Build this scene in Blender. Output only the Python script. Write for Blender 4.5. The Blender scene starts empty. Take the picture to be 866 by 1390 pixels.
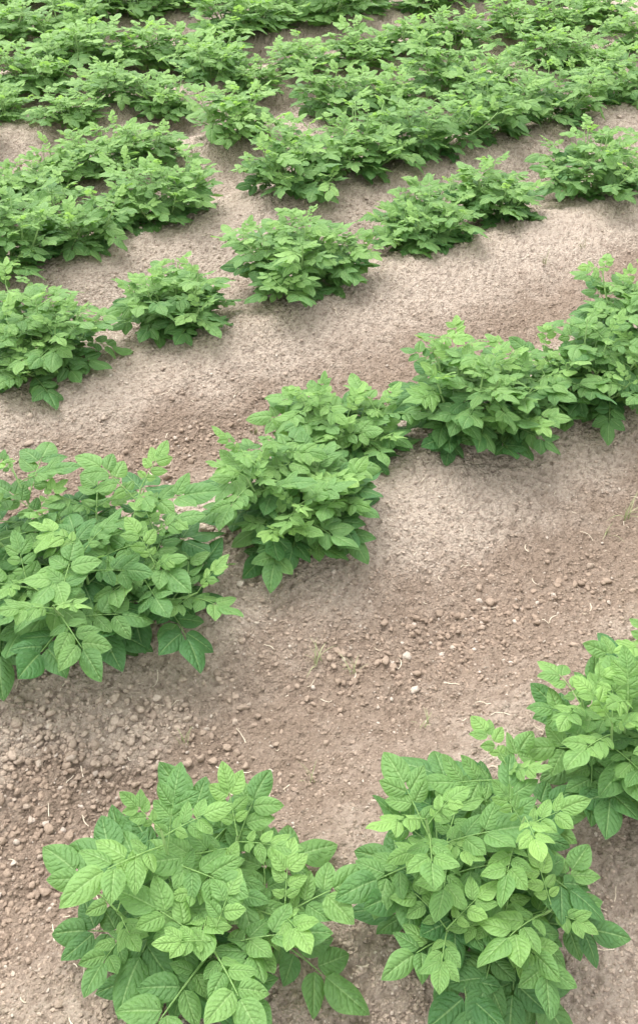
import bpy, bmesh, math, random
import numpy as np
from mathutils import Vector

rng = np.random.default_rng(7)
random.seed(7)
scene = bpy.context.scene
COL = scene.collection
PI = math.pi
R = math.radians

# ------------------------------------------------------------------ camera numbers
W, Hh, F = 866.0, 1390.0, 1264.0
PITCH = R(41.2)
CAMH = 1.6
sP, cP = math.sin(PITCH), math.cos(PITCH)

def at(px, py, z=0.2):
    u, v = px - W/2, py - Hh/2
    t = (CAMH - z)/(F*sP + v*cP)
    return t*u, t*(F*cP - v*sP), t
def proj(x, y, z):
    dz = z - CAMH
    zc = y*cP - dz*sP
    yc = -(y*sP + dz*cP)
    if zc < 0.05: return None
    return W/2 + F*x/zc, Hh/2 + F*yc/zc

# ------------------------------------------------------------------ noise
def _hash(ix, iy, seed):
    h = (ix.astype(np.int64)*374761393 + iy.astype(np.int64)*668265263 + seed*974711) & 0xffffffff
    h = ((h ^ (h >> 13))*1274126177) & 0xffffffff
    h = (h ^ (h >> 16)) & 0xffffffff
    h = (h*2246822519) & 0xffffffff
    h = h ^ (h >> 15)
    return (h & 0xffffff)/float(0xffffff)
def vn(x, y, seed=0):
    ix, iy = np.floor(x), np.floor(y)
    fx, fy = x-ix, y-iy
    fx = fx*fx*fx*(fx*(fx*6-15)+10); fy = fy*fy*fy*(fy*(fy*6-15)+10)
    a = _hash(ix, iy, seed); b = _hash(ix+1, iy, seed)
    c = _hash(ix, iy+1, seed); d = _hash(ix+1, iy+1, seed)
    return (a*(1-fx)+b*fx)*(1-fy) + (c*(1-fx)+d*fx)*fy
def fbm(x, y, seed=0, o=4):
    s = 0; a = .5; t = 0
    for i in range(o):
        ca, sa = math.cos(.6*i+.3), math.sin(.6*i+.3)
        s = s + a*vn((x*ca-y*sa)*2**i, (x*sa+y*ca)*2**i, seed+i*17); t += a; a *= .55
    return s/t*2-1

# ------------------------------------------------------------------ terrain
ANG = R(34)
cA, sA = math.cos(ANG), math.sin(ANG)
ROWS = [-2.2, -1.28, -.36, .62, 1.56, 2.50, 3.30, 4.05, 4.84, 5.63, 6.43, 7.23, 8.03, 8.88, 9.68]
def sperp(x, y): return y*cA - x*sA
def furrow(x, y):
    s = sperp(x, y) + .04*fbm(x*1.3, y*1.3, 5, 2) + .03*fbm(x*5, y*5, 9, 2)
    ph = np.interp(s, ROWS, np.arange(len(ROWS)))
    return .5-.5*np.cos(2*PI*ph)
# moist brown bands along the furrows
DS = [-.6, -.1, .30, .62, .80, .95, 1.08, 1.18, 1.32, 1.56, 1.72, 1.86, 2.06, 2.18, 2.34, 2.50, 2.70, 2.85, 3.00, 3.12, 3.30, 3.50, 3.66, 3.85, 4.05]
DV = [.5, .60, .48, .46, .74, .95, 1.0, .85, .22, .08, .20, .78, .98, .80, .20, .10, .25, .48, .44, .18, .10, .25, .42, .25, .10]
def damp(x, y):
    s = sperp(x, y) + .06*fbm(x*1.1, y*1.1, 55, 2) + .11*fbm(x*7, y*7, 59, 4)
    v = np.interp(s, DS, DV)
    return np.where(s > 4.05, .40*furrow(x, y)+.05, v)
def gh(x, y):
    x = np.asarray(x, float); y = np.asarray(y, float)
    f = furrow(x, y)
    d = np.sqrt(x*x+(y-3)**2)
    fade = np.clip((13-d)/4, 0, 1)
    z = -.105*f**1.0
    z = z + .008*fbm(x*3, y*3, 11, 3) + .009*fbm(x*11, y*11, 23, 3)
    b = np.abs(fbm(x*30, y*30, 31, 3)); b2 = np.abs(fbm(x*62, y*62, 131, 2))
    patch = np.clip(.5+1.2*fbm(x*2.2, y*2.2, 77, 2), 0, 1)
    z = z + .012*(b-.2)*(.35+patch) + .007*(b2-.2) + .007*fbm(x*80, y*80, 41, 3)
    return z*fade - .05*(1-fade)

# ------------------------------------------------------------------ mesh helper
def np_mesh(name, V, Fq, mat, parent=None, uv=None, tone=None, smooth=True, extra=None):
    me = bpy.data.meshes.new(name)
    V = np.asarray(V, np.float32); Fq = np.asarray(Fq, np.int32)
    k = Fq.shape[1]; n = len(Fq)
    me.vertices.add(len(V)); me.vertices.foreach_set('co', V.ravel())
    me.loops.add(n*k); me.loops.foreach_set('vertex_index', Fq.ravel())
    me.polygons.add(n); me.polygons.foreach_set('loop_start', np.arange(n, dtype=np.int32)*k)
    try: me.polygons.foreach_set('loop_total', np.full(n, k, np.int32))
    except Exception: pass
    me.update(calc_edges=True)
    me.polygons.foreach_set('use_smooth', np.full(n, smooth, bool))
    if uv is not None:
        l = me.uv_layers.new(name='UVMap')
        l.data.foreach_set('uv', np.asarray(uv, np.float32)[Fq.ravel()].ravel())
    def att(nm, arr):
        a = me.attributes.new(nm, 'FLOAT', 'POINT'); a.data.foreach_set('value', np.asarray(arr, np.float32))
    if tone is not None: att('tone', tone)
    if extra:
        for nm, arr in extra.items(): att(nm, arr)
    me.materials.append(mat)
    me.validate()
    o = bpy.data.objects.new(name, me); COL.objects.link(o)
    if parent: o.parent = parent
    return o

# ------------------------------------------------------------------ node helpers
def newmat(name):
    m = bpy.data.materials.new(name); m.use_nodes = True
    nt = m.node_tree; nt.nodes.clear()
    out = nt.nodes.new('ShaderNodeOutputMaterial')
    return m, nt, out
class NT:
    def __init__(s, nt): s.nt = nt
    def n(s, t, **kw):
        nd = s.nt.nodes.new(t)
        for k, v in kw.items(): setattr(nd, k, v)
        return nd
    def l(s, a, b): s.nt.links.new(a, b)
    def _set(s, inp, v):
        if isinstance(v, bpy.types.NodeSocket): s.l(v, inp)
        else: inp.default_value = v
    def math(s, op, a, b=0.0, c=None, clamp=False):
        nd = s.n('ShaderNodeMath', operation=op, use_clamp=clamp)
        s._set(nd.inputs[0], a); s._set(nd.inputs[1], b)
        if c is not None: s._set(nd.inputs[2], c)
        return nd.outputs[0]
    def mix(s, f, a, b, bt='MIX'):
        nd = s.n('ShaderNodeMix', data_type='RGBA', blend_type=bt)
        s._set(nd.inputs[0], f)
        s._set(nd.inputs[6], a if not isinstance(a, tuple) else (*a, 1))
        s._set(nd.inputs[7], b if not isinstance(b, tuple) else (*b, 1))
        return nd.outputs[2]
    def attr(s, name):
        nd = s.n('ShaderNodeAttribute', attribute_name=name); return nd.outputs['Fac']
    def noise(s, vec, sc, det=4, rough=.6):
        nd = s.n('ShaderNodeTexNoise'); nd.inputs['Scale'].default_value = sc
        nd.inputs['Detail'].default_value = det; nd.inputs['Roughness'].default_value = rough
        if vec is not None: s.l(vec, nd.inputs['Vector'])
        return nd.outputs[0]
    def rng(s, v, a, b, c=0.0, d=1.0):
        nd = s.n('ShaderNodeMapRange', interpolation_type='SMOOTHSTEP')
        s._set(nd.inputs[0], v)
        for i, q in enumerate((a, b, c, d)): nd.inputs[i+1].default_value = q
        return nd.outputs[0]

PALE = (.51, .420, .343); PALE2 = (.375, .300, .240); BROWN = (.290, .217, .164); BROWN2 = (.160, .116, .086)

def soil_material():
    m, nt, out = newmat('dry_tilled_soil'); g = NT(nt)
    tc = g.n('ShaderNodeTexCoord').outputs['Object']
    fur = g.attr('furrow'); cav = g.attr('cav')
    big = g.noise(tc, 2.3, 4, .6); mid = g.noise(tc, 18, 5, .7); fine = g.noise(tc, 150, 4, .75)
    f = g.math('ADD', fur, g.math('MULTIPLY', g.math('SUBTRACT', big, .5), .35))
    f = g.math('ADD', f, g.math('MULTIPLY', g.math('SUBTRACT', mid, .5), 1.1))
    f = g.rng(f, .10, 1.08)
    c = g.mix(f, PALE, BROWN)
    c = g.mix(g.math('MULTIPLY', g.rng(fine, .45, .68), .58), c, g.mix(f, PALE2, BROWN2))
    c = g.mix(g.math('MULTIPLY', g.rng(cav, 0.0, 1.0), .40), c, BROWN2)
    vo = g.n('ShaderNodeTexVoronoi'); vo.inputs['Scale'].default_value = 95; g.l(tc, vo.inputs['Vector'])
    spk = g.rng(vo.outputs['Distance'], .12, .28, 1, 0)
    sep = g.n('ShaderNodeSeparateColor'); g.l(vo.outputs['Color'], sep.inputs[0])
    spk2 = g.math('MULTIPLY', g.rng(vo.outputs['Distance'], .15, .35, 1, 0), g.rng(sep.outputs[1], .80, .9))
    spk = g.math('MULTIPLY', spk, g.rng(sep.outputs[0], .78, .9))
    c = g.mix(g.math('MULTIPLY', spk, .6), c, (.62, .54, .46))
    c = g.mix(g.math('MULTIPLY', spk2, .5), c, (.20, .15, .115))
    b = g.n('ShaderNodeBsdfPrincipled'); g.l(c, b.inputs['Base Color'])
    b.inputs['Roughness'].default_value = .95; b.inputs['Specular IOR Level'].default_value = .15
    vo2 = g.n('ShaderNodeTexVoronoi'); vo2.inputs['Scale'].default_value = 160; g.l(tc, vo2.inputs['Vector'])
    hgt = g.math('ADD', g.math('MULTIPLY', vo.outputs['Distance'], -.7), g.math('MULTIPLY', vo2.outputs['Distance'], -.5))
    hgt = g.math('ADD', hgt, g.math('MULTIPLY', fine, .9)); hgt = g.math('ADD', hgt, mid)
    bu = g.n('ShaderNodeBump'); bu.inputs['Strength'].default_value = 1.0; bu.inputs['Distance'].default_value = .012
    g.l(hgt, bu.inputs['Height']); g.l(bu.outputs[0], b.inputs['Normal'])
    g.l(b.outputs[0], out.inputs[0]); return m

def clod_material():
    m, nt, out = newmat('soil_clod'); g = NT(nt)
    tc = g.n('ShaderNodeTexCoord').outputs['Object']
    t = g.attr('tone'); fur = g.attr('furrow')
    c = g.mix(fur, (.52, .43, .352), (.32, .240, .182))
    c = g.mix(g.rng(t, .0, .5, .45, 0), c, (.20, .148, .112))
    c = g.mix(g.rng(t, .88, .98, 0, .5), c, (.64, .57, .50))
    fine = g.noise(tc, 160, 3, .7)
    c = g.mix(g.math('MULTIPLY', g.rng(fine, .4, .75), .32), c, (.25, .185, .14))
    b = g.n('ShaderNodeBsdfPrincipled'); g.l(c, b.inputs['Base Color'])
    b.inputs['Roughness'].default_value = .95; b.inputs['Specular IOR Level'].default_value = .15
    bu = g.n('ShaderNodeBump'); bu.inputs['Strength'].default_value = 1.0; bu.inputs['Distance'].default_value = .006
    g.l(fine, bu.inputs['Height']); g.l(bu.outputs[0], b.inputs['Normal'])
    g.l(b.outputs[0], out.inputs[0]); return m

def leaf_material():
    m, nt, out = newmat('potato_leaf'); g = NT(nt)
    uv = g.n('ShaderNodeUVMap', uv_map='UVMap').outputs[0]
    sx = g.n('ShaderNodeSeparateXYZ'); g.l(uv, sx.inputs[0])
    u, v = sx.outputs[0], sx.outputs[1]
    w = g.math('ABSOLUTE', g.math('SUBTRACT', g.math('MULTIPLY', v, 2), 1))
    tc = g.n('ShaderNodeTexCoord').outputs['Object']
    warp = g.math('MULTIPLY', g.math('SUBTRACT', g.noise(tc, 45, 3), .5), 1.5)
    p = g.math('SUBTRACT', g.math('MULTIPLY', u, 6.2), g.math('MULTIPLY', g.math('POWER', w, 1.3), 1.8))
    p = g.math('ADD', p, warp)
    fr = g.math('FRACT', g.math('ADD', p, 10.0))
    d = g.math('MULTIPLY', g.math('ABSOLUTE', g.math('SUBTRACT', fr, .5)), 2)
    lat = g.math('MULTIPLY', g.rng(d, .78, 1.0), g.rng(w, .5, .95, 1, 0))
    mid = g.rng(w, .02, .08, 1, 0)
    vein = g.math('MAXIMUM', g.math('MULTIPLY', lat, .22), mid)
    t = g.attr('tone')
    nz = g.noise(tc, 35, 3, .6)
    t2 = g.math('ADD', t, g.math('MULTIPLY', g.math('SUBTRACT', nz, .5), .34), clamp=True)
    c = g.mix(t2, (.066, .176, .055), (.262, .435, .125))
    c = g.mix(g.math('MULTIPLY', vein, .40), c, (.34, .50, .21))
    geo = g.n('ShaderNodeNewGeometry')
    c = g.mix(g.math('MULTIPLY', geo.outputs['Backfacing'], .45), c, (.26, .39, .20))
    b = g.n('ShaderNodeBsdfPrincipled'); g.l(c, b.inputs['Base Color'])
    b.inputs['Roughness'].default_value = .50; b.inputs['Specular IOR Level'].default_value = .36
    fade = g.rng(w, .5, 1.0, 1, .0)
    hgt = g.math('MULTIPLY', g.math('MULTIPLY', g.math('POWER', d, 3), -.85), fade)
    hgt = g.math('SUBTRACT', hgt, g.math('MULTIPLY', g.rng(w, 0, .25, 1, 0), 1.2))
    hgt = g.math('ADD', hgt, g.math('MULTIPLY', g.noise(tc, 90, 3, .6), 3.0))
    bu = g.n('ShaderNodeBump'); bu.inputs['Strength'].default_value = .72; bu.inputs['Distance'].default_value = .0030
    g.l(hgt, bu.inputs['Height']); g.l(bu.outputs[0], b.inputs['Normal'])
    tr = g.n('ShaderNodeBsdfTranslucent'); g.l(g.mix(1.0, c, (1.25, 1.35, .65), 'MULTIPLY'), tr.inputs[0])
    mx = g.n('ShaderNodeMixShader'); mx.inputs[0].default_value = .40
    g.l(b.outputs[0], mx.inputs[1]); g.l(tr.outputs[0], mx.inputs[2])
    g.l(mx.outputs[0], out.inputs[0]); return m

def simple_material(name, c1, c2, sc, rough=.7):
    m, nt, out = newmat(name); g = NT(nt)
    tc = g.n('ShaderNodeTexCoord').outputs['Object']
    c = g.mix(g.rng(g.noise(tc, sc, 3), .3, .7), c1, c2)
    b = g.n('ShaderNodeBsdfPrincipled'); g.l(c, b.inputs['Base Color']); b.inputs['Roughness'].default_value = rough
    g.l(b.outputs[0], out.inputs[0]); return m

M_SOIL = soil_material(); M_CLOD = clod_material(); M_LEAF = leaf_material()
M_STEM = simple_material('potato_stem', (.22, .36, .12), (.30, .44, .17), 40, .5)
M_STRAW = simple_material('dry_straw', (.66, .58, .46), (.46, .38, .28), 30, .8)
M_GRASS = simple_material('grass_blade', (.22, .26, .11), (.36, .36, .20), 20, .6)

# ------------------------------------------------------------------ ground
def axis(segs):
    out = []
    for a, b, st in segs:
        n = max(1, int(round((b-a)/st))); out += list(np.linspace(a, b, n, endpoint=False))
    out.append(segs[-1][1]); return np.array(out)
xs = axis([(-400, -40, 60), (-40, -10, 6), (-10, -5, .25), (-5, -2.6, .04), (-2.6, -1.3, .013), (-1.3, 1.4, .0055), (1.4, 2.8, .013), (2.8, 5, .04), (5, 10, .25), (10, 40, 6), (40, 400, 60)])
ys = axis([(-400, -20, 60), (-20, -2, 2), (-2, .2, .05), (.2, .5, .015), (.5, 3.2, .0055), (3.2, 5.0, .012), (5, 9.5, .028), (9.5, 18, .2), (18, 50, 5), (50, 450, 60)])
GX, GY = np.meshgrid(xs, ys)
Z = gh(GX, GY)
FU = damp(GX, GY)
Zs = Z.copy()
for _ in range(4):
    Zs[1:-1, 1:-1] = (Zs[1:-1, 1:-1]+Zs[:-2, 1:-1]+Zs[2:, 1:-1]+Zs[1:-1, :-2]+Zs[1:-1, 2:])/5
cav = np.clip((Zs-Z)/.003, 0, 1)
ny, nx = GX.shape
idx = np.arange(nx*ny).reshape(ny, nx)
Fq = np.stack([idx[:-1, :-1], idx[:-1, 1:], idx[1:, 1:], idx[1:, :-1]], -1).reshape(-1, 4)
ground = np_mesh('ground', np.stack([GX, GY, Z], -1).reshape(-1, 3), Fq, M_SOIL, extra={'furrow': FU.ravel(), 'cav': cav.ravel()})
ground['kind'] = 'structure'; ground['label'] = 'bare pale brown soil drawn up in diagonal ridges and furrows'

# ------------------------------------------------------------------ clods
def ico(sub):
    bm = bmesh.new(); bmesh.ops.create_icosphere(bm, subdivisions=sub, radius=1)
    v = np.array([q.co[:] for q in bm.verts]); f = np.array([[w.index for w in q.verts] for q in bm.faces]); bm.free(); return v, f
def scatter(n, ymin, ymax):
    y = ymin + (ymax-ymin)*rng.random(n)**1.6
    x = (rng.random(n)*2-1)*(.75+.48*y)
    return x, y
HEAPS = [(110, 1050, .20, 1.0), (20, 1000, .12, .5), (150, 1005, .10, .5), (260, 1100, .13, .3), (620, 850, .12, .5), (760, 800, .13, .2), (300, 735, .10, .5), (470, 900, .14, .2), (230, 600, .14, .4), (60, 1180, .12, .5)]
def clods(name, n, ymin, ymax, rmin, rmax, alpha, sub, label, jitter, bias, heaps=0):
    x, y = scatter(n, ymin, ymax)
    fu = furrow(x, y); pn = fbm(x*1.9, y*1.9, 301, 3)
    heap = np.exp(-((fu-.6)/.25)**2)
    pr = np.clip(bias+.8*pn+.25*heap, .03, 1)
    k = rng.random(n) < pr; x, y = x[k], y[k]; nb = len(x)
    if heaps:
        X, Y = [x], [y]
        for px, py, sg, wgt in HEAPS:
            hx, hy, _ = at(px, py, -.06); m = int(heaps*wgt)
            gx = rng.normal(size=m)*sg; gy = rng.normal(size=m)*sg*.45
            X.append(hx+gx*cA-gy*sA); Y.append(hy+gx*sA+gy*cA)
        x, y = np.concatenate(X), np.concatenate(Y)
    n = len(x); fu = damp(x, y); pn = fbm(x*1.9, y*1.9, 301, 3)
    r = np.minimum(rmin*(rng.random(n)+1e-6)**(-1/alpha), rmax*(.5+.5*rng.random(n)))
    r[nb:] = np.minimum(r[nb:]*1.20, rmax)
    r = np.maximum(r, rmin*(1+.12*y))
    v, f = ico(sub)
    V = np.repeat(v[None], n, 0)
    for q in range(6):
        dd = rng.normal(size=(n, 3)); dd /= np.linalg.norm(dd, axis=1, keepdims=True)
        s = np.einsum('nvk,nk->nv', V, dd); cut = .45+.35*rng.random((n, 1))
        V = V - np.maximum(s-cut, 0)[..., None]*dd[:, None, :]*.9
    V = V*(1+jitter*(rng.random((n, len(v), 1))-.5)*2)
    sc = np.stack([.8+.6*rng.random(n), .7+.5*rng.random(n), .6+.35*rng.random(n)], -1)
    V = V*sc[:, None, :]*r[:, None, None]
    a = rng.random(n)*2*PI; t = (rng.random(n)-.5)*1.0
    ct, st = np.cos(t)[:, None], np.sin(t)[:, None]
    V = np.stack([V[..., 0], V[..., 1]*ct-V[..., 2]*st, V[..., 1]*st+V[..., 2]*ct], -1)
    ca, sa = np.cos(a)[:, None], np.sin(a)[:, None]
    V = np.stack([V[..., 0]*ca-V[..., 1]*sa, V[..., 0]*sa+V[..., 1]*ca, V[..., 2]], -1)
    z = gh(x, y)+r*.18
    V += np.stack([x, y, z], -1)[:, None, :]
    Fa = (f[None]+(np.arange(n)*len(v))[:, None, None]).reshape(-1, 3)
    tone = np.repeat(rng.random(n), len(v)); fur = np.repeat(np.clip(fu+.2*pn, 0, 1), len(v))
    o = np_mesh(name, V.reshape(-1, 3), Fa, M_CLOD, tone=tone, smooth=sub > 1, extra={'furrow': fur})
    o['kind'] = 'stuff'; o['category'] = 'soil'; o['label'] = label
    return o
clods('soil_crumbs', 150000, .45, 6.5, .0020, .0066, 2.55, 1, 'fine soil crumbs scattered all over the ridges and furrows', .3, .66)
clods('soil_clods', 17000, .45, 6.5, .0041, .0120, 2.8, 2, 'small irregular brown clods of earth lying in the furrows and on ridge sides', .17, .09, heaps=330)

# ------------------------------------------------------------------ straw
def strips(n, xy, lmin, lmax, wd, lift):
    Vs = []; Fs = []; k = 0
    for i in range(n):
        x, y = xy[i]; a = random.random()*2*PI; L = random.uniform(lmin, lmax)*random.uniform(.5, 1); bend = random.uniform(-.8, .8)
        z0 = float(gh(x, y))+.006
        pts = []
        for j in range(5):
            s = j/4-.5; aa = a+bend*s
            px_, py_ = x+math.cos(aa)*L*s, y+math.sin(aa)*L*s
            pts.append((px_, py_, max(float(gh(px_, py_))+.003, z0-.004+lift*s*random.uniform(.3, 1))))
        nx_, ny_ = -math.sin(a)*wd, math.cos(a)*wd
        for p in pts:
            Vs += [(p[0]-nx_, p[1]-ny_, p[2]), (p[0], p[1], p[2]+wd*.9), (p[0]+nx_, p[1]+ny_, p[2])]
        for j in range(4):
            b = k+j*3
            Fs += [(b, b+3, b+4, b+1), (b+1, b+4, b+5, b+2)]
        k += 15
    return np.array(Vs), np.array(Fs)
sx_, sy_ = scatter(620, .4, 5)
V, Fq = strips(620, list(zip(sx_, sy_)), .012, .050, .0009, .01)
o = np_mesh('straw_bits', V, Fq, M_STRAW); o['kind'] = 'stuff'; o['category'] = 'straw'
o['label'] = 'thin pale bits of dry straw and dead stalk strewn over the soil'

# ------------------------------------------------------------------ leaf templates
def leaflet_grid(nu, nw, rs):
    u = np.linspace(0, 1, nu); w = np.linspace(-1, 1, nw)
    U, Wd = np.meshgrid(u, w, indexing='ij')
    prof = (U**.54)*((1-U)**.88); prof = prof/prof.max()
    half = rs.uniform(.29, .37)
    fold = rs.uniform(.15, .50); arch = rs.uniform(.04, .34); ph = rs.uniform(0, 6.28); twist = rs.uniform(-.35, .35)
    x = U.copy(); y = half*prof*Wd
    z = fold*np.abs(y) - .55*(y*y)/half - arch*U**2 + .022*np.sin(U*10+ph+np.sign(Wd)*1.3)*np.abs(Wd)**1.4*prof
    z += twist*y*U
    y = y + .12*rs.uniform(-1, 1)*U*U
    x = x - .06*U*arch
    uv = np.stack([U, Wd*.5+.5], -1).reshape(-1, 2)
    idx = np.arange(nu*nw).reshape(nu, nw)
    f = np.stack([idx[:-1, :-1], idx[1:, :-1], idx[1:, 1:], idx[:-1, 1:]], -1).reshape(-1, 4)
    return np.stack([x, y, z], -1).reshape(-1, 3), f, uv
def unit(v): return v/np.linalg.norm(v)
def tube(P, r0, r1, k=5):
    P = np.array(P); n = len(P); V = []
    T = np.gradient(P, axis=0)
    for i in range(n):
        t = unit(T[i]); a = np.array([0, 1, 0.]) if abs(t[1]) < .9 else np.array([1., 0, 0])
        b = unit(np.cross(t, a)); c = np.cross(t, b); r = r0+(r1-r0)*i/(n-1)
        for j in range(k):
            q = 2*PI*j/k; V.append(P[i]+r*(math.cos(q)*b+math.sin(q)*c))
    F_ = [(i*k+j, i*k+(j+1) % k, (i+1)*k+(j+1) % k, (i+1)*k+j) for i in range(n-1) for j in range(k)]
    return np.array(V), np.array(F_)
def make_leaf(seed, bend, hi, spread=1.0):
    rs = random.Random(seed)
    nu, nw = (14, 7) if hi else (9, 5)
    N = 9; Lr = 1.46
    P = [np.zeros(3)]
    for i in range(N):
        e = -bend*(i/(N-1))*.75
        P.append(P[-1]+np.array([math.cos(e), 0, math.sin(e)])*Lr/N)
    P = np.array(P)
    V, Fl, UV, T = [], [], [], []; off = 0
    v, f = tube(P, .028, .013, 4)
    V.append(v); Fl.append(f); UV.append(np.tile([[.5, .5]], (len(v), 1))); T.append(np.full(len(v), .35)); off += len(v)
    def add(s, side, size, ang):
        nonlocal off
        i = min(N, max(0, int(round(s/Lr*N)))); e = -bend*(min(i, N-1)/(N-1))*.75
        Tn = np.array([math.cos(e), 0, math.sin(e)]); Nn = np.array([-math.sin(e), 0, math.cos(e)]); B = np.array([0, 1., 0])
        a = ang+rs.uniform(-.18, .18)
        d = math.cos(a)*Tn+side*math.sin(a)*B+rs.uniform(-.20, .26)*Nn
        d = unit(d)
        nn = unit(Nn+rs.uniform(-.36, .36)*B+side*B*(-.12)); ac = unit(np.cross(nn, d)); nn = np.cross(d, ac)
        g, ff, uv = leaflet_grid(nu, nw, rs)
        g = g*size
        w = P[i]+d*.09*size + g[:, :1]*d+g[:, 1:2]*ac+g[:, 2:3]*nn
        V.append(w); Fl.append(ff+off); UV.append(uv); T.append(np.full(len(w), rs.uniform(-.14, .14))); off += len(w)
    add(Lr, 0, 1.04*rs.uniform(.92, 1.05), 0.0)
    sz = [(.48, .48, 1.18), (.88, .72, 1.08), (1.29, .82, .96)]
    for s, k, a in sz:
        for side in (-1, 1):
            add(s+rs.uniform(-.05, .05), side, k*rs.uniform(.85, 1.1), a*spread)
    for side in (-1, 1):
        if rs.random() < .7: add(.68, side, .2, 1.2)
    return np.concatenate(V), np.concatenate(Fl), np.concatenate(UV), np.concatenate(T)
def leafset(hi):
    return dict(old=[make_leaf(100+i, R(random.uniform(15, 50)), hi) for i in range(9)],
                mid=[make_leaf(200+i, R(random.uniform(15, 42)), hi, .97) for i in range(9)],
                new=[make_leaf(300+i, R(random.uniform(5, 40)), hi, .90) for i in range(7)])
SET_HI, SET_LO = leafset(True), leafset(False)

# ------------------------------------------------------------------ potato plant
def rotm(az, el, roll):
    ca, sa = math.cos(az), math.sin(az); ce, se = math.cos(el), math.sin(el); cr, sr = math.cos(roll), math.sin(roll)
    Rz = np.array([[ca, -sa, 0], [sa, ca, 0], [0, 0, 1]]); Ry = np.array([[ce, 0, -se], [0, 1, 0], [se, 0, ce]])
    Rx = np.array([[1, 0, 0], [0, cr, -sr], [0, sr, cr]]); return Rz@Ry@Rx
def make_plant(x, y, Rad, H, leaf, seed, hi=True, nst=None, nl=9, tone0=0.0, loose=0.0):
    rs = random.Random(seed); S = SET_HI if hi else SET_LO
    z0 = float(gh(x, y))-.005
    root = bpy.data.objects.new('potato_plant', None); COL.objects.link(root)
    root.location = (x, y, z0); root.empty_display_size = .1
    core = max(.07, Rad-(.92-.12*loose)*leaf)
    if nst is None: nst = max(6, int(round(4.5+core*core*300*(.07/leaf))))
    nst = min(nst, 17)
    sqx = rs.uniform(.86, 1.14)
    for i in range(nst):
        az = i*2.39996+rs.uniform(-.6, .6); rr = core*math.sqrt((i+.15+.3*loose)/nst)*rs.uniform(.75-.1*loose, 1.22)
        d = np.array([math.cos(az)*sqx, math.sin(az)/sqx, 0])
        tip = d*rr+np.array([0, 0, H*(1-.22*min(1, rr/Rad)**2)*rs.uniform(.52-.12*loose, 1.12+.18*loose)])
        base = d*min(.035, rr*.3)+np.array([0, 0, -.01])
        ctl = base*.6+tip*.4; ctl[2] = tip[2]*.45; ctl[:2] = d[:2]*rr*.75
        ts = np.linspace(0, 1, 9)[:, None]
        P = (1-ts)**2*base+2*ts*(1-ts)*ctl+ts**2*tip
        v, f = tube(P, .0050, .0020, 6)
        st = np_mesh('stem', v, f, M_STEM, root)
        V, Fl, UV, T = [], [], [], []; off = 0
        a0 = rs.uniform(0, 2*PI)
        for j in range(nl):
            t = .24+.76*(j/(nl-1))**.68
            p = (1-t)**2*base+2*t*(1-t)*ctl+t**2*tip
            a = a0+j*2.39996+rs.uniform(-.3, .3)
            if j < nl-5 and rr > .3*core:
                da = (a-az+PI) % (2*PI)-PI; a = az+da*(.72+.12*loose)
            k = j/(nl-1)
            if k > .80: tpl = S['new']; el = R(rs.uniform(22, 55)); sc = rs.uniform(.36, .60)
            elif k > .40: tpl = S['mid']; el = R(rs.uniform(8, 36)+10*loose); sc = rs.uniform(.60, .90)
            else: tpl = S['old']; el = R(rs.uniform(2, 26)+6*loose); sc = rs.uniform(.80, 1.02)
            v, f, uv, tn = rs.choice(tpl)
            v = (v*leaf*sc)@rotm(a, el, rs.uniform(-.33, .33)).T+p
            V.append(v); Fl.append(f+off); UV.append(uv); off += len(v)
            T.append(np.clip(tn+.14+.70*k**1.5+tone0+rs.uniform(-.13, .13), 0, 1))
        V = np.concatenate(V)
        g = gh(V[:, 0]+x, V[:, 1]+y)-z0+.006
        V[:, 2] = np.where(V[:, 2] < g, g+(V[:, 2]-g)*.06, V[:, 2])
        np_mesh('foliage', V, np.concatenate(Fl), M_LEAF, st, uv=np.concatenate(UV), tone=np.concatenate(T))
    return root
def dup(root, x, y, rz, sc):
    r = root.copy(); COL.objects.link(r)
    r.location = (x, y, float(gh(x, y))-.005); r.rotation_euler = (0, 0, rz); r.scale = (sc, sc, sc*random.uniform(.82, 1.05))
    for ch in list(root.children):
        c = ch.copy(); COL.objects.link(c); c.parent = r
        for g_ in ch.children:
            q = g_.copy(); COL.objects.link(q); q.parent = c
    return r

GROUP = {0: 'potato plants in the front row', 1: 'potato plants in the second row', 2: 'potato plants in the third row', 3: 'potato plants in the fourth row'}
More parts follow.
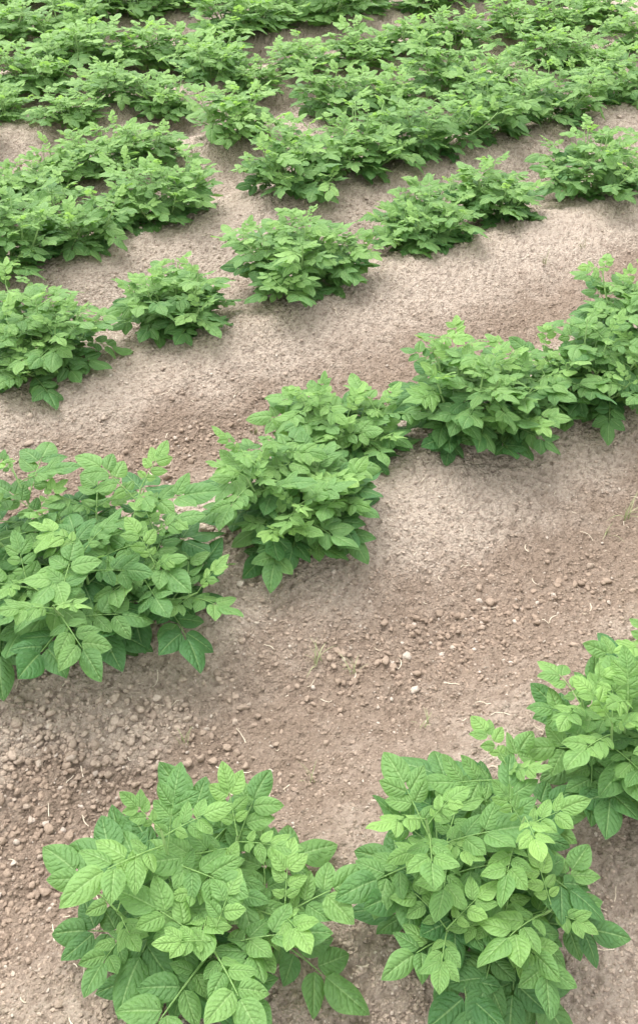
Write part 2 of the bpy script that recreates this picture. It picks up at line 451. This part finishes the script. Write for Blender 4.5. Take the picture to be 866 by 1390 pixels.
# px, py, half width, height, leaflet, tone, row, stems, label
NEAR = [
 (266, 1248, 186, .23, .086, -.03, 0, 6, 'large potato plant at the bottom left, sparse with big upright leaflets'),
 (662, 1194, 192, .24, .083, -.07, 0, 8, 'large open potato plant at the bottom, right of the bottom left one'),
 (872, 1018, 166, .24, .075, -.02, 0, 10, 'potato plant cut by the right edge, lowest one there, beside the brown furrow'),
 (112, 782, 216, .27, .093, -.15, 1, 15, 'biggest dark green potato plant, cut by the left edge below the middle'),
 (410, 672, 136, .21, .077, -.04, 1, None, 'potato plant in the middle of the photo with leaves spilling down the ridge'),
 (462, 576, 106, .21, .074, .03, 1, None, 'pale green potato plant just behind the one in the middle of the photo'),
 (643, 553, 132, .22, .075, -.01, 1, None, 'bushy potato plant right of centre on the second ridge'),
 (800, 508, 114, .22, .073, -.03, 1, None, 'dense potato plant near the right edge, second ridge'),
 (868, 450, 112, .22, .073, .04, 1, None, 'potato plant cut by the right edge behind the dense one, second ridge'),
 (50, 460, 120, .21, .071, .05, 2, None, 'potato plant cut by the left edge on the third ridge, above the biggest plant'),
 (235, 404, 98, .21, .067, .05, 2, None, 'compact rounded potato plant, second from the left on the third ridge'),
 (405, 358, 126, .21, .071, .08, 2, None, 'spreading potato plant standing alone in bare soil above the centre'),
 (573, 292, 102, .20, .068, .08, 2, None, 'low potato plant touching a smaller neighbour, right of the lone spreading one'),
 (674, 261, 82, .20, .066, .07, 2, None, 'small upright potato plant, second from the right on the third ridge'),
 (808, 229, 106, .22, .069, .08, 2, None, 'potato plant at the right edge of the third ridge, bare soil around it'),
 (8, 335, 96, .22, .071, .11, 3, None, 'potato plant cut by the left edge, fourth ridge'),
 (100, 295, 120, .22, .073, .11, 3, None, 'wide potato plant near the left edge, second on the fourth ridge'),
 (214, 264, 96, .22, .070, .13, 3, None, 'potato plant left of the bare gap in the fourth ridge'),
 (398, 227, 112, .22, .073, .10, 3, None, 'potato plant right of the bare gap in the fourth ridge'),
 (488, 200, 100, .23, .072, .12, 3, None, 'second potato plant right of the bare gap in the fourth ridge'),
 (578, 183, 106, .23, .073, .09, 3, None, 'dense potato plant, third right of the gap in the fourth ridge'),
 (668, 155, 100, .23, .072, .12, 3, None, 'fourth potato plant right of the gap in the fourth ridge'),
 (748, 137, 92, .22, .071, .13, 3, None, 'second potato plant from the right edge on the fourth ridge'),
 (836, 109, 92, .22, .071, .13, 3, None, 'potato plant at the right edge of the fourth ridge'),
]
along = {0: [], 1: [], 2: [], 3: []}
for n_, (px, py, hw, H, lf, tn, row, ns, lab) in enumerate(NEAR):
    _, _, t = at(px, py, .17)
    x, y, _ = at(px, py, .075)
    r = hw*t
    o = make_plant(x, y, r, H, lf, 1000+n_*7, hi=row < 3, tone0=tn, nl=9 if row < 3 else 8, nst=ns, loose=1.0 if row == 0 else .4)
    o['label'] = lab; o['category'] = 'plant'; o['group'] = GROUP[row]
    along[row].append(x*cA+y*sA)

proto = [make_plant(50, 50+i, random.uniform(.26, .31), random.uniform(.20, .25), .080, 5000+i, hi=False, nst=11, nl=8, tone0=random.uniform(.18, .30), loose=.4) for i in range(7)]
NUMW = ['first', 'second', 'third', 'fourth', 'fifth', 'sixth', 'seventh', 'eighth', 'ninth', 'tenth', 'eleventh', 'twelfth', 'thirteenth', 'fourteenth', 'fifteenth', 'sixteenth', 'seventeenth', 'eighteenth', 'nineteenth', 'twentieth', 'twenty-first', 'twenty-second', 'twenty-third', 'twenty-fourth', 'twenty-fifth']
def place(x, y, sc=1.0):
    return dup(proto[random.randrange(7)], x, y, random.random()*2*PI, sc)
def pos(a, s): return a*cA-s*sA, a*sA+s*cA
for row in range(4):
    s = ROWS[3+row]
    for side, a0 in ((-1, min(along[row])), (1, max(along[row]))):
        for k in range(1, 3):
            x, y = pos(a0+side*(.12+.40*k), s+random.uniform(-.04, .04))
            q = proj(x, y, .15)
            if q is None or y < -.3 or (-60 < q[0] < W+60 and q[1] < Hh+40): continue
            o = place(x, y, .9)
            o['label'] = '%s potato plant beyond the %s edge of the photo on the %s ridge' % (NUMW[k-1], 'left' if side < 0 else 'right', NUMW[row])
            o['category'] = 'plant'; o['group'] = GROUP[row]
# fifth and sixth rows by hand (crown centre, half width in the photo), the rest filled along their ridges
HAND = {4: [(-70, 262, 70), (-8, 240, 60), (68, 224, 62), (134, 204, 66), (200, 186, 62), (322, 158, 72), (448, 126, 62), (525, 120, 62), (600, 98, 66), (672, 92, 54), (738, 64, 58), (800, 64, 56), (866, 42, 58), (930, 25, 55)],
        5: [(-60, 160, 60), (-4, 132, 52), (92, 136, 58), (150, 110, 60), (222, 116, 58), (284, 84, 60), (345, 90, 50), (415, 70, 58), (488, 58, 60), (552, 44, 56), (618, 34, 54), (690, 20, 54), (755, 10, 54), (815, -2, 54)]}
BARE = [(130, 12, 8)]
for row in range(4, 10):
    lst = []
    if row in HAND:
        for px, py, hw in HAND[row]:
            _, _, t = at(px, py, .17); x, y, _ = at(px, py, .09)
            q = proj(x, y, .12); lst.append((q[0], x, y, hw*t*1.14/.285))
    else:
        s = ROWS[3+row] - (.14 if row == 6 else .08); a = -6.0
        while a < 9.5:
            a += random.uniform(.27, .39)
            x, y = pos(a, s+random.uniform(-.24, .24))
            q = proj(x, y, .12)
            if q is None or y < 1 or q[0] < -110 or q[0] > W+110 or q[1] < -75: continue
            if any(abs(q[0]-bx) < br+20 and abs(q[1]-by) < br for bx, by, br in BARE): continue
            lst.append((q[0], x, y, random.uniform(.92, 1.26)))
    lst.sort()
    vis = [e for e in lst if -40 < e[0] < W+40]
    for e in lst:
        o = place(e[1], e[2], e[3])
        if e in vis:
            lab = 'potato plant, %s from the left edge in the %s row counted from the bottom' % (NUMW[min(24, vis.index(e))], NUMW[row])
        else:
            lab = 'potato plant beyond the %s edge of the photo in the %s row, %d cm out' % ('left' if e[0] < 0 else 'right', NUMW[row], int(abs(e[1])*100))
        o['label'] = lab; o['category'] = 'plant'; o['group'] = 'potato plants in the %s row' % NUMW[row]
for p in proto:
    for c in list(p.children):
        for g_ in list(c.children): bpy.data.objects.remove(g_)
        bpy.data.objects.remove(c)
    bpy.data.objects.remove(p)

# ------------------------------------------------------------------ little weeds
def tuft(px, py, n, L, label, name='grass_seedling', spread=.9):
    x, y, _ = at(px, py, -.08); z = float(gh(x, y))
    x, y, _ = at(px, py, z); z = float(gh(x, y))
    Vs, Fs = [], []; k = 0
    for i in range(n):
        a = random.random()*2*PI; l = L*random.uniform(.5, 1.1); ln = random.uniform(.15, spread)
        ox, oy = random.uniform(-.01, .01), random.uniform(-.01, .01); wd = random.uniform(.0007, .0014)
        for j in range(7):
            s = j/6; h = l*(s*math.cos(ln*s)); r = l*s*math.sin(ln*(.4+s*.8))
            w = wd*(1-s**2)+.0001; px_, py_ = ox+math.cos(a)*r, oy+math.sin(a)*r
            Vs += [(px_-math.sin(a)*w, py_+math.cos(a)*w, h), (px_, py_, h-w*.5), (px_+math.sin(a)*w, py_-math.cos(a)*w, h)]
        for j in range(6):
            b = k+j*3; Fs += [(b, b+3, b+4, b+1), (b+1, b+4, b+5, b+2)]
        k += 21
    o = np_mesh(name, np.array(Vs), np.array(Fs), M_GRASS); o.location = (x, y, z)
    o['label'] = label; o['category'] = 'weed'; o['group'] = 'grass seedlings in the furrows'
tuft(422, 1062, 8, .055, 'small grass seedling in the brown furrow above the two bottom plants', spread=.6)
tuft(432, 905, 10, .075, 'wispy grass seedling on the furrow edge below the middle plant', spread=1.3)
tuft(480, 912, 8, .06, 'short grass seedling just right of the wispy one on the furrow edge', spread=1.3)
tuft(848, 705, 12, .08, 'grass tuft by the right edge on the ridge side', spread=1.3)
tuft(826, 725, 7, .055, 'thin grass tuft left of the one by the right edge', spread=1.2)
tuft(738, 352, 8, .06, 'grass seedling in the furrow below the right end of the third ridge')
tuft(790, 330, 7, .06, 'faint grass seedling in bare soil near the right edge, third ridge')
tuft(345, 590, 8, .07, 'grass seedling in the dark soil left of the middle plants')
tuft(575, 985, 6, .04, 'tiny grass seedling in the brown furrow right of centre')
tuft(250, 1010, 6, .04, 'tiny grass seedling among clods at the left of the furrow')

# ------------------------------------------------------------------ light, camera
SE, SR = R(66), R(-35)
world = bpy.data.worlds.new('World'); scene.world = world; world.use_nodes = True
wn = world.node_tree; wn.nodes.clear()
wo = wn.nodes.new('ShaderNodeOutputWorld'); bg = wn.nodes.new('ShaderNodeBackground')
sky = wn.nodes.new('ShaderNodeTexSky'); sky.sky_type = 'NISHITA'; sky.sun_disc = False
sky.sun_elevation = SE; sky.sun_rotation = SR; sky.dust_density = 4; sky.air_density = 1.2; sky.ozone_density = 1
hs = wn.nodes.new('ShaderNodeHueSaturation'); hs.inputs['Saturation'].default_value = .08; hs.inputs['Value'].default_value = 3.6
wn.links.new(sky.outputs[0], hs.inputs['Color']); wn.links.new(hs.outputs[0], bg.inputs[0]); wn.links.new(bg.outputs[0], wo.inputs[0])
bg.inputs[1].default_value = .15
sl = bpy.data.lights.new('Sun', 'SUN'); sl.energy = .85; sl.angle = R(55); sl.color = (1, .985, .95)
so = bpy.data.objects.new('Sun', sl); COL.objects.link(so)
dv = Vector((math.sin(SR)*math.cos(SE), math.cos(SR)*math.cos(SE), math.sin(SE)))
so.rotation_euler = dv.to_track_quat('Z', 'Y').to_euler()
cam = bpy.data.cameras.new('Camera'); co = bpy.data.objects.new('Camera', cam); COL.objects.link(co)
co.location = (0, 0, CAMH); co.rotation_euler = (PI/2-PITCH, 0, 0)
cam.sensor_fit = 'VERTICAL'; cam.sensor_height = 36; cam.lens = F/Hh*36; cam.clip_start = .05; cam.clip_end = 2000
scene.camera = co
scene.view_settings.view_transform = 'Standard'; scene.view_settings.look = 'None'; scene.view_settings.exposure = 0
